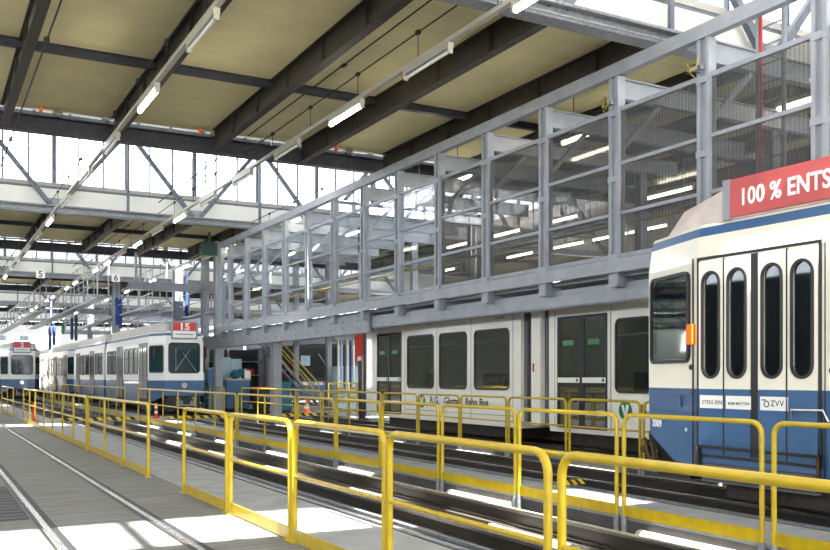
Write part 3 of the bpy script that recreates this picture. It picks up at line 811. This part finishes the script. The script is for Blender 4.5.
# stickers
def sticker(s0,s1,z0,z1,txt,size,logo=False):
    mb = MB(); fs9.panel(mb,s0,s1,z0,z1,0,.015,.021); o = mb.build('sticker','white_plain',t9)
    text(txt,size,'sticker_text','text_dark',t9,fs9.mtx(s0+(.13 if logo else .03),z0+.045,.022),extrude=.001,bold=.004)
    if logo:
        mb = MB(); fs9.ring(mb,s0+.045,s0+.115,z0+.03,z0+.10,.034,.010,.02,.024); fs9.panel(mb,s0+.02,s0+.07,z0+.10,z0+.112,0,.02,.024); mb.build('logo_mark','text_dark',t9)
sticker(1.225,1.555,1.10,1.24,'STEIG EIN.',.062)
sticker(1.59,1.92,1.10,1.24,'BEIM MOTTEN',.042)
sticker(2.04,2.38,1.10,1.24,'ZVV',.085,True)
f2 = Face((.735,0,0),(.38,1.15,0),(1.15,-.38,0))
text('2009',.12,'fleet_number','white_plain',t9,f2.mtx(.15,.84,.012),extrude=.002)
mb = MB(); mb.tube([(1.1,1.13,1.86),(1.15,1.13,1.86)],.001,6); f3 = Face((1.1,1.10,0),(0,1,0),(1,0,0)); f3.panel(mb,-.05,.03,1.80,2.03,.015,-.01,.05); mb.build('turn_signal','amber',t9)
mb = MB(); mb.disc((1.1,1.08,1.55),(1,0,0),.032,.012,16); mb.build('lock_button','rubber',t9)
mb = MB(); mb.disc((1.1,2.86,1.50),(1,0,0),.028,.012,16); mb.build('lock_button','rubber',t9)
# folding step below the door
mb = MB(); fs9.panel(mb,1.22,2.74,.66,.69,0,0,.05); fs9.panel(mb,1.22,1.24,.42,.69,0,0,.05); fs9.panel(mb,2.72,2.74,.42,.69,0,0,.05); mb.build('step_frame','rubber',t9)
mb = MB(); fs9.panel(mb,1.26,2.70,.30,.50,0,-.05,.03); mb.build('step_tread','tread',t9)
mb = MB(); mb.tube([(1.16,1.215,.68),(1.16,1.215,.42)],.014,8); mb.tube([(1.16,2.745,.68),(1.16,2.745,.42)],.014,8); mb.build('step_bar','rust',t9)
# grab handle and panel edge
mb = MB(); mb.tube([(1.105,2.42,1.02),(1.15,2.44,1.12),(1.15,2.80,1.12),(1.105,2.82,1.02)],.012,8); mb.build('grab_handle','chrome',t9)
mb = MB(); fs9.panel(mb,1.10,1.115,.45,2.76,0,0,.012); fs9.panel(mb,2.78,2.79,.45,2.76,0,0,.006); mb.build('panel_joint','rubber',t9)
mb = MB(); f2.panel(mb,.02,1.14,1.245,1.265,0,0,.014); f2.panel(mb,.02,1.14,1.0,1.01,0,0,.012); f2.panel(mb,.80,.88,1.10,1.22,0.01,0,.012); mb.build('belt_trim','tram_blue',t9)
# coupler clutter at the tail
mb = MB(); mb.box(-.4,.45,-.22,.1,.52,.68); mb.bar((.5,-.2,.72),(.82,.25,.35),.05,.09); mb.bar((.25,-.22,.60),(.66,-.18,.52),.07,.08); mb.tube([(.6,-.2,.66),(.68,-.05,.45),(.76,.2,.4)],.025,8); mb.build('tow_bar','rust',t9)

# ---- white low-floor tram
cw = thing('tram','white low-floor tram with green roof line under the gallery','tram',(12.2,11,0),None,0)
XN = 11.0
def cyl(p): return Yat(p,XN)
yb0,yb1 = cyl(549),cyl(521)
def wsec(ya_,yb_,nose):
    if nose: out = [(-1.2,ya_),(1.2,ya_),(1.2,yb_+.1),(.98,yb_+1.1),(.5,yb_+1.9),(-.5,yb_+1.9),(-.98,yb_+1.1),(-1.2,yb_+.1)]
    else: out = [(-1.2,ya_),(1.2,ya_),(1.2,yb_),(-1.2,yb_)]
    n=len(out); mb=MB(); lv=[(.36,.03,0),(.6,0,0),(2.86,.0,1),(2.93,.01,0),(3.2,.12,2),(3.45,.35,2)]
    rings=[[(12.2+w-(ins if w>0 else -ins),l,z) for w,l in out] for z,ins,_ in lv]
    for i in range(len(lv)-1):
        mb.add(rings[i]+rings[i+1],[(k,(k+1)%n,n+(k+1)%n,n+k) for k in range(n)],lv[i][2])
    mb.add(rings[-1],[tuple(range(n))],2); mb.add(rings[0],[tuple(range(n))[::-1]],0)
    body=mb.build('body',['cobra_white','green','tram_roof'],cw)
    ya2,yb2_=ya_+.08,(yb_-.3 if nose else yb_-.08)
    ib=MB(); ib.box(11.08,13.32,ya2,yb2_,.45,2.82)
    wb=MB(); ff=Face((XN,0,0),(0,1,0),(-1,0,0))
    for a,b in ((407.5,434),(439.5,467),(474.5,509.5),(615.5,652)):
        if ya_<cyl(a)<yb_: ff.panel(wb,cyl(b)+.02,cyl(a)-.02,1.18,2.47,.11,-3,.2)
    for a,b in ((377.5,402),(558,608)):
        if ya_<cyl(a)<yb_: ff.panel(wb,cyl(b),cyl(a),.5,2.60,0,-.3,.2)
    cut(body,ib,wb)
    cab_interior(cw,11.1,13.3,ya2,yb2_,.52,2.8,[(cyl(402),cyl(377.5)),(cyl(608),cyl(558))])
    mb=MB(); mb.box(11.25,13.15,ya_+.5,yb_-.3,.1,.4); mb.build('underframe','under',cw)
wsec(yb1,cyl(376.5),True); wsec(2.0,yb0,False)
mb=MB()
for q in range(8):
    a=yb0+(yb1-yb0)*q/8; w=.08 if q%2 else .16; mb.box(11+w,13.4-w,a,a+(yb1-yb0)/8,.5,3.1)
mb.build('bellows','bellows',cw)
fw = Face((XN,0,0),(0,1,0),(-1,0,0))
mb=MB(); fw.panel(mb,cyl(541),cyl(532),.45,2.95,.02,-.3,.02); jr=mb.build('joint_ring','cobra_white',cw)
mb=MB(); fw.panel(mb,cyl(535),cyl(533.5),1.55,1.72,0,.01,.03); mb.build('red_button','red_paint',cw)
for a,b in ((407.5,434),(439.5,467),(474.5,509.5),(615.5,652)):
    side_window(fw,cyl(b),cyl(a),1.15,2.50,.13,cw,glassm='glass_tram',framew=.03,split=2.2)
    mb=MB(); fw.panel(mb,cyl(b),cyl(a),1.15,2.5,.1,-2.39,-2.38); mb.build('pane','glass_tram',cw)
for a,b in ((377.5,402),(558,608)):
    s0,s1=cyl(b),cyl(a); c=(s0+s1)/2
    mb=MB(); fw.ring(mb,s0-.07,s1+.07,.42,2.70,.03,.07,-.01,.012); mb.build('door_frame','cobra_white',cw)
    for u0,u1 in ((s0,c-.01),(c+.01,s1)):
        mb=MB(); fw.ring(mb,u0,u1,.45,2.62,.02,.06,-.01,.022); d=mb.build('door_leaf','rubber',cw)
        mb=MB(); fw.panel(mb,u0+.05,u1-.05,.50,2.57,.03,.0,.008); mb.build('pane','glass_tram',d)
        mb=MB(); fw.panel(mb,u0+.04,u1-.03,1.33,1.43,0,.02,.031); mb.build('sticker','white_plain',d)
        mb=MB(); fw.panel(mb,u0+.2,u1-.2,2.05,2.15,0,.03,.036); mb.build('notice','green',d)
        mb=MB(); mb.disc((XN-.03,u0+.10,1.38),(-1,0,0),.035,.005,12); mb.build('green_dot','green',d)
mb=MB()
for p in (405,437,471,513,555,611):
    fw.panel(mb,cyl(p)-.006,cyl(p)+.006,.45,2.78,0,0,.004)
fw.panel(mb,cyl(513),cyl(405),.60,.612,0,0,.004); mb.build('panel_joint','bellows',cw)
mb=MB()
for p in (430,500): fw.panel(mb,cyl(p)-.2,cyl(p)+.2,2.70,2.76,0,0,.02)
mb.build('gutter_lamp','pipe_cream',cw)
# logo and lettering, reading left to right = decreasing Y
fl = Face((XN,0,0),(0,-1,0),(-1,0,0))
def wtext(s,px,z,size,sq=1): text(s,size,'lettering','text_dark',cw,fl.mtx(-cyl(px),z,.006),extrude=.002,squash=sq)
for px in (422,625.6):
    mb=MB(); mb.disc((XN,cyl(px),.84),(-1,0,0),.17,.008,28); lg=mb.build('logo_disc','green',cw)
    mb=MB(); y=cyl(px); fl2=fl
    fl2.panel(mb,0,0,0,0,pts=[(-y-.10,.94),(-y-.04,.94),(-y+.0,.80),(-y+.03,.96),(-y+.10,.93),(-y+.03,.72),(-y-.02,.72)],d0=.006,d1=.012); mb.build('logo_leaf','cobra_white',lg)
wtext('B.G.',430,.78,.26); wtext('Glattal',444,.78,.26); wtext('Bahn Bus',465.5,.78,.26,.95)
wtext('B.G.',641,.78,.26)

# ---- dark vehicle beyond the stairs
bx,by = 17.4,41.8
v = thing('bus','dark blue vehicle with a large windscreen beyond the yellow stairs','bus',(bx,by,0))
mb=MB(); mb.box(bx-1.3,bx+1.3,by,by+9,.35,3.1); mb.build('body','black',v,bevel=.08)
fb=Face((bx,by,0),(1,0,0),(0,-1,0))
side_window(fb,-1.18,1.15,1.35,2.95,.12,v,'windscreen','win_dark',.05)
mb=MB(); fb.panel(mb,-1.25,1.25,1.0,1.22,.05,0,.06); mb.build('bumper_band','steel_pale',v)
for s in (-.9,-.1,.8):
    mb=MB(); fb.panel(mb,s-.22,s+.22,1.04,1.18,.06,.05,.09); mb.build('headlight','chrome',v)
mb=MB(); fb.panel(mb,-1.28,1.28,.4,.98,.04,0,.05); mb.build('lower_panel','cab_blue',v)
mb=MB(); fb.panel(mb,-1.05,-.55,2.0,2.5,0,.02,.03); mb.build('poster','pale_blue',v)
mb=MB(); mb.bar((bx-.1,by-.04,2.6),(bx+.5,by-.04,1.75),.05,.03,(0,1,0)); mb.build('wiper','steel_pale',v)
for s in (-1.05,1.05):
    mb=MB(); mb.tube([(bx+s-.12,by+1.8,.42),(bx+s+.12,by+1.8,.42)],.42,20); mb.build('wheel','rubber',v)
# ---- yellow stairs
def P3(px,X,z): return (X,Yat(px,X),z)
sx=12.9
t=thing('stairs','steep steel stairs with yellow handrails under the gallery','stairs',(14.3,Yat(292,14.3),0))
Ys=Yat(290,14.3)
for dy in (0,.75):
    mb=MB(); mb.bar((12.9,Ys+dy,3.2),(15.7,Ys+dy-.0,.1),.05,.22,(0,1,0)); mb.build('stringer','galv',t)
    mb=MB(); mb.tube([(12.9,Ys+dy,4.1),(13.0,Ys+dy,3.95),(15.7,Ys+dy,1.1),(15.7,Ys+dy,.1)],.035,8); mb.tube([(13.0,Ys+dy,3.45),(15.7,Ys+dy,.6)],.03,8); mb.build('hand_rail','yellow',t)
for q in range(12):
    f_=q/11; x=13.0+2.6*f_; z=3.05-2.85*f_
    mb=MB(); mb.box(x-.1,x+.12,Ys,Ys+.75,z-.015,z+.015); mb.build('tread','galv',t)
# ---- props
def cone(x,y,h,r,label):
    t=thing('traffic_cone',label,'traffic cone',(x,y,0))
    mb=MB(); mb.box(x-r,x+r,y-r,y+r,0,.03); mb.build('base','red_paint',t,bevel=.008)
    mb=MB(); mb.lathe((x,y,0),[(r*.72,.03),(r*.45,h*.4)],18); mb.build('lower_cone','orange',t)
    mb=MB(); mb.lathe((x,y,0),[(r*.46,h*.4),(r*.32,h*.62)],18); mb.build('reflective_band','white_plain',t)
    mb=MB(); mb.lathe((x,y,0),[(r*.31,h*.62),(r*.1,h),(r*.06,h)],18); mb.build('upper_cone','orange',t)
cone(12.75,31.95,.62,.24,'orange traffic cone with white band on the crossing beyond the railings')
def bollard(x,y,h,label,bands):
    t=thing('marker_post',label,'marker post',(x,y,0))
    mb=MB(); mb.lathe((x,y,0),[(.13,0),(.13,.04),(.06,.06)],16); mb.build('base','red_paint',t)
    z=.06; n=5
    for q in range(n):
        mb=MB(); mb.lathe((x,y,0),[(.055,z),(.055,z+(h-.06)/n)],14); mb.build('band',('white_plain' if (q%2 and bands) else 'red_paint'),t); z+=(h-.06)/n
bollard(7.2,32.3,.52,'red and white banded marker post on the crossing near tram 15',True)
bollard(3.15,31.6,.62,'plain red marker post on the front walkway beside the crossing',False)
# workshop items under the gallery (left)
def cabinet(x0,x1,y0,y1,z1,m,top,label,name='tool_cabinet',doors=2,cat='cabinet'):
    t=thing(name,label,cat,((x0+x1)/2,(y0+y1)/2,0))
    mb=MB(); mb.box(x0,x1,y0,y1,.08,z1); mb.build('body',m,t,bevel=.01)
    mb=MB(); mb.box(x0+.05,x1-.05,y0+.05,y1-.05,0,.08); mb.build('plinth','black',t)
    if top: mb=MB(); mb.box(x0-.04,x1+.04,y0-.04,y1+.04,z1,z1+.06); mb.build('worktop',top,t)
    for q in range(doors):
        w=(x1-x0)/doors
        mb=MB(); mb.box(x0+q*w+.02,x0+(q+1)*w-.02,y0-.015,y0,.14,z1-.05); d=mb.build('door',m,t)
        mb=MB(); mb.box(x0+(q+1)*w-.1,x0+(q+1)*w-.08,y0-.04,y0-.015,z1*.5,z1*.5+.15); mb.build('handle','chrome',d)
def at(px,X): return X,Yat(px,X)
def blk(pxa,pxb,Y): return Y/Yat(pxa,1.0), Y/Yat(pxb,1.0)
x0,x1=blk(226,250,38); cabinet(x0,x1,38,38.8,1.30,'cab_blue','pipe_cream','blue workshop bench cabinet with pale top under the gallery end')
x0,x1=blk(220,231,38.9); cabinet(x0,x1,38.9,39.1,2.3,'pale_blue',None,'tall pale blue partition panel behind the blue bench cabinet','partition',1,'partition')
x0,x1=blk(231,242,39.3); cabinet(x0,x1,39.3,39.5,2.25,'pale_blue',None,'pale blue board with dark shape above the blue bench cabinet','partition',1,'partition')
x0,x1=blk(231,240,38.4)
mb=MB(); 
for q,(cx,cz,r) in enumerate(((x0+.2,1.55,.24),(x0+.42,1.62,.2),(x0+.62,1.5,.16))):
    mb.lathe((cx,38.4,cz),[(r*.5,-r*.8),(r,-.1),(r*.9,r*.4),(r*.3,r*.9)],12)
tag(mb.build('cloth_heap','teal',origin=(x0+.4,38.4,1.36)),'heap of dark teal cloth on the blue bench cabinet','cloth')
x0,x1=blk(244,250,38.3); mb=MB(); mb.box(x0,x1,38.2,38.5,1.37,1.72); mb.box(x0+.03,x0+.1,38.25,38.45,1.72,1.8); tag(mb.build('paper_box','white_plain',origin=(x0,38.3,1.36)),'white box on the blue bench cabinet','box')
x0,x1=blk(257,270,37); cabinet(x0,x1,37,37.6,.95,'steel_dark','red_paint','dark tool trolley with a red top beside the column','tool_trolley',3,'trolley')
x0,x1=blk(281,292,34.6); cabinet(x0,x1,34.6,35.2,1.25,'teal',None,'dark teal chest standing at the foot of the yellow stairs','storage_chest',2,'chest')
x0,x1=blk(208,217,37); cabinet(x0,x1,37,37.5,1.75,'cab_blue','steel_grey','narrow blue locker left of the gallery end column','locker',1,'locker')
# yellow folding steps
x0,x1=blk(337,357,27.5)
t=thing('step_platform','yellow step platform with slats in front of the pale lockers','steps',((x0+x1)/2,27.5,0))
for xx in (x0,x1):
    for yy in (27.5,28.2): mb=MB(); mb.tube([(xx,yy,0),(xx,yy,1.25)],.03,8); mb.build('leg','yellow',t)
for z in (.3,.6,.9,1.22):
    mb=MB(); mb.box(x0,x1,27.5,28.2,z-.02,z+.02); mb.build('step','yellow',t)
for z in (.75,1.05): mb=MB(); mb.box(x0,(x0+x1)/2-.1,27.47,27.5,z-.05,z+.05); mb.box((x0+x1)/2+.1,x1,27.47,27.5,z-.05,z+.05); mb.build('slat','yellow',t)
# lockers with hanging sleeves
cols=['white_plain','pale_blue','steel_dark','white_plain','blue_cloth','white_plain']
x0,x1=blk(337,355,33.5); n=6; w=(x1-x0)/n
labs=['leftmost white','pale blue','dark grey','middle white','bright blue','rightmost white']
for q in range(n):
    zb=1.3 if q%2 else .9
    mb=MB(); mb.tube([(x0+(q+.5)*w,33.5,2.75),(x0+(q+.5)*w,33.5,zb)],w*.36,12); mb.tube([(x0+(q+.5)*w,33.5,2.75),(x0+(q+.5)*w,33.5,2.95)],.02,6)
    tag(mb.build('hanging_sleeve',cols[q],origin=(x0+(q+.5)*w,33.5,zb)),f'{labs[q]} hanging sleeve in the row beside the red panel','sleeve','sleeves hanging beside the red panel')
mb=MB(); mb.box(x0-.1,x1+1.4,33.45,33.55,2.95,3.05); tag(mb.build('hanging_rail','steel_grey',origin=(x0,33.5,3)),'grey rail carrying the white and blue hanging sleeves','rail')
x0,x1=blk(337,358,35); cabinet(x0,x1,35,35.5,1.9,'pale_blue',None,'pale blue lockers behind the hanging sleeves','locker',4,'locker')
x0,x1=blk(356,362.5,25.5)
t=thing('fire_panel','red fire equipment panel hanging left of the white tram nose','panel',((x0+x1)/2,25.5,2.0))
mb=MB(); mb.box(x0,x1,25.5,25.56,1.95,2.9); mb.build('plate','red_paint',t)
mb=MB(); mb.box(x0+.05,x1-.05,25.49,25.5,1.95,2.08); mb.build('white_mark','white_plain',t)
mb=MB(); mb.box((x0+x1)/2-.02,(x0+x1)/2+.02,25.52,25.56,2.9,7.02); mb.build('hanger','steel_dark',t)
y=28; x0,x1=blk(362,366,y)
t=thing('hall_column','brown column between the red panel and the white tram','column',((x0+x1)/2,y,0))
mb=MB(); mb.box(x0,x1,y,y+.3,0,3.4); mb.build('shaft','beam_brown',t); mb=MB(); mb.box(x0-.05,x1+.05,y-.05,y+.35,0,.03); mb.build('base_plate','beam_brown',t)
# dark backdrop stores under gallery
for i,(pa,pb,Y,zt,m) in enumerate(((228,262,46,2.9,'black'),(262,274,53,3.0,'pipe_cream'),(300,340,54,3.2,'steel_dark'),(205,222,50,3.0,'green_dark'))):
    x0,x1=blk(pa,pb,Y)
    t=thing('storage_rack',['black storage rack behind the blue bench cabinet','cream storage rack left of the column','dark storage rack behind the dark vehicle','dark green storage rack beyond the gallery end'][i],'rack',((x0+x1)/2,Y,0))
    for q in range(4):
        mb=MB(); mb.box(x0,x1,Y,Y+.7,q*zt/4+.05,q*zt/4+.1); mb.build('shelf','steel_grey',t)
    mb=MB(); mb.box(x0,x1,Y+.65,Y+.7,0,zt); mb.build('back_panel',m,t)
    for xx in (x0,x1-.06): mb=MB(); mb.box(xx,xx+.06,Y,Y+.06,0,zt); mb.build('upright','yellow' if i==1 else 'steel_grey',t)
    random.seed(i)
    xx=x0+.1
    k=0
    while xx<x1-.4:
        w=random.uniform(.25,.5)
        mb=MB(); mb.box(xx,xx+w,Y+.1,Y+.5,zt/2+.1,zt/2+.1+random.uniform(.2,.5)); mb.box(xx+.02,xx+w-.02,Y+.09,Y+.1,zt/2+.13,zt/2+.2)
        tag(mb.build('storage_box',['cab_blue','white_plain','red_paint','teal'][k%4],origin=(xx,Y+.3,zt/2+.1)),f'{["blue","white","red","teal"][k%4]} box on the {["black","cream","dark","dark green"][i]} storage rack, {NTH[k]} from its left','box','boxes on the storage racks')
        xx+=w+.08; k+=1

# ---- far left steelwork: columns, gantry beams, blue sleeves above trams
Yc=[46,58,73,88]
for i,(px,Y) in enumerate(((178,45),(116,54),(90,66),(205,41))):
    X=Y/Yat(px,1.0)
    t=thing('hall_column',['dark wide column standing behind tram 15','column carrying blue sleeves above the middle trams','grey column beyond the second group of trams','grey column right of tram 15'][i],'column',(X,Y,0))
    mb=MB(); mb.ibeam((X,Y,0),(X,Y,7.0),.4 if i<2 else .3,.4,.04,.04,(0,1,0)); mb.build('shaft','truss' if i==0 else 'steel_grey',t)
    mb=MB(); mb.box(X-.3,X+.3,Y-.3,Y+.3,0,.04); mb.build('base_plate','steel_grey',t)
for i,(pa,pb,Y,z) in enumerate(((140,222,47,6.05),(80,215,60,5.6),(60,215,70,5.9),(62,180,80,5.2),(130,220,41,5.5))):
    x0,x1=blk(pa,pb,Y)
    t=thing('gantry_beam',f'pale grey overhead gantry beam crossing beyond tram 15, {ORD[[1,2,3,4,0][i]]}','beam',((x0+x1)/2,Y,z),'gantry beams beyond tram 15')
    mb=MB(); mb.ibeam((x0,Y,z),(x1,Y,z),.3,.34,.03,.03); mb.build('girder','steel_pale',t)
    mb=MB(); mb.box(x0+.2,x0+.3,Y-.05,Y+.05,z+.17,7.0); mb.box(x1-.3,x1-.2,Y-.05,Y+.05,z+.17,7.0); mb.build('hanger','steel_pale',t)
for i,(X,ya_,yb_,z) in enumerate(((7.3,44,75,5.2),(10.0,44,75,5.0),(5.9,56,90,5.3),(11.5,40,70,4.4))):
    t=thing('work_platform',f'pale blue-grey roof work platform above the far trams, {NTH[i]} of four','platform',(X,(ya_+yb_)/2,z))
    mb=MB(); mb.box(X-.25,X+.25,ya_,yb_,z-.08,z); mb.build('deck','steel_pale',t)
    mb=MB(); mb.tube([(X-.35,ya_,z+1.0),(X-.35,yb_,z+1.0)],.03,8); mb.tube([(X-.35,ya_,z+.5),(X-.35,yb_,z+.5)],.02,8); mb.build('hand_rail','steel_pale',t)
    n=int((yb_-ya_)/3)
    for q in range(n+1):
        yy=ya_+q*(yb_-ya_)/n
        mb=MB(); mb.box(X-.37,X-.33,yy-.02,yy+.02,z,z+1.0); mb.box(X+.28,X+.34,yy-.03,yy+.03,z,7.0); mb.build('post','steel_pale',t)
for i,(px,Y,zt,zb,m) in enumerate(((117,53,6.0,4.4,'blue_cloth'),(120.5,53,5.9,4.2,'blue_cloth'),(76,62,5.5,3.8,'steel_dark'),(72,63,5.4,3.9,'blue_cloth'),(50,66,4.9,3.3,'blue_cloth'),(54,66,5.0,3.6,'blue_cloth'),(187,45,6.0,4.4,'blue_cloth'),(63,64,5.0,4.3,'green'))):
    X=Y/Yat(px,1.0); lab=['blue sleeve above the second tram, left one of a pair','blue sleeve above the second tram, right one of a pair','black sleeve hanging above the far trams','blue sleeve next to the black sleeve','blue sleeve above tram 2, left one of a pair','blue sleeve above tram 2, right one of a pair','blue sleeve hanging behind the sign of tram 15','small green sleeve hanging beyond tram 2'][i]
    mb=MB(); r=.11; mb.lathe((X,Y,0),[(r*.7,zb),(r,zb+.3),(r*.8,(zb+zt)/2),(r,zt-.2),(r*.4,zt)],10); mb.tube([(X,Y,zt),(X,Y,7.1)],.02,5)
    tag(mb.build('hanging_sleeve',m,origin=(X,Y,zb)),lab,'sleeve')

# exterior pale buildings seen through skylights and far gate
for i,(x,y,w,h) in enumerate(((4,150,26,9),(-20,160,20,14),(36,150,20,12))):
    t=thing('building',['pale building outside beyond the far gate','pale taller building outside at far left','pale building outside at far right'][i],'building',(x,y,0))
    mb=MB(); mb.box(x-w/2,x+w/2,y,y+10,-.25,h); mb.build('wall','ext_pale',t)
    for q in range(int(w/3)):
        for zf in range(int(h/3)):
            mb=MB(); mb.box(x-w/2+q*3+.8,x-w/2+q*3+2.0,y-.05,y,zf*3+1,zf*3+2.4); mb.build('window','win_dark',t)

# ================================================================= LIGHT, WORLD, CAMERA
w = bpy.data.worlds.new('world'); sc.world = w; w.use_nodes = True
bg = w.node_tree.nodes['Background']; bg.inputs[0].default_value = (.92,.96,1,1); bg.inputs[1].default_value = 2.6
sd = bpy.data.lights.new('sun','SUN'); sd.energy = 22; sd.angle = math.radians(.6); sd.color = (1,.94,.84)
so = bpy.data.objects.new('sun', sd); C.objects.link(so)
so.rotation_euler = Vector((.03,.80,-1)).to_track_quat('-Z','Y').to_euler()
cd = bpy.data.cameras.new('camera'); co = bpy.data.objects.new('camera', cd); C.objects.link(co)
co.location = (0,0,H); co.rotation_euler = (math.pi/2,0,-TH)
cd.sensor_width = 36; cd.lens = F/830*36; cd.shift_y = (377-275)/830; cd.clip_end = 500; cd.clip_start=.05
sc.camera = co
for o in bpy.data.objects:
    if '_o' in o.keys(): del o['_o']
sc.view_settings.view_transform = 'Standard'; sc.view_settings.look = 'None'
sc.view_settings.exposure = 1.4; sc.view_settings.gamma = 1; sc.view_settings.use_curve_mapping = False
sc.cycles.max_bounces = 10; sc.cycles.diffuse_bounces = 6; sc.cycles.transparent_max_bounces = 24
sc.cycles.glossy_bounces = 4; sc.cycles.sample_clamp_indirect = 8
sc.cycles.caustics_reflective = False; sc.cycles.caustics_refractive = False
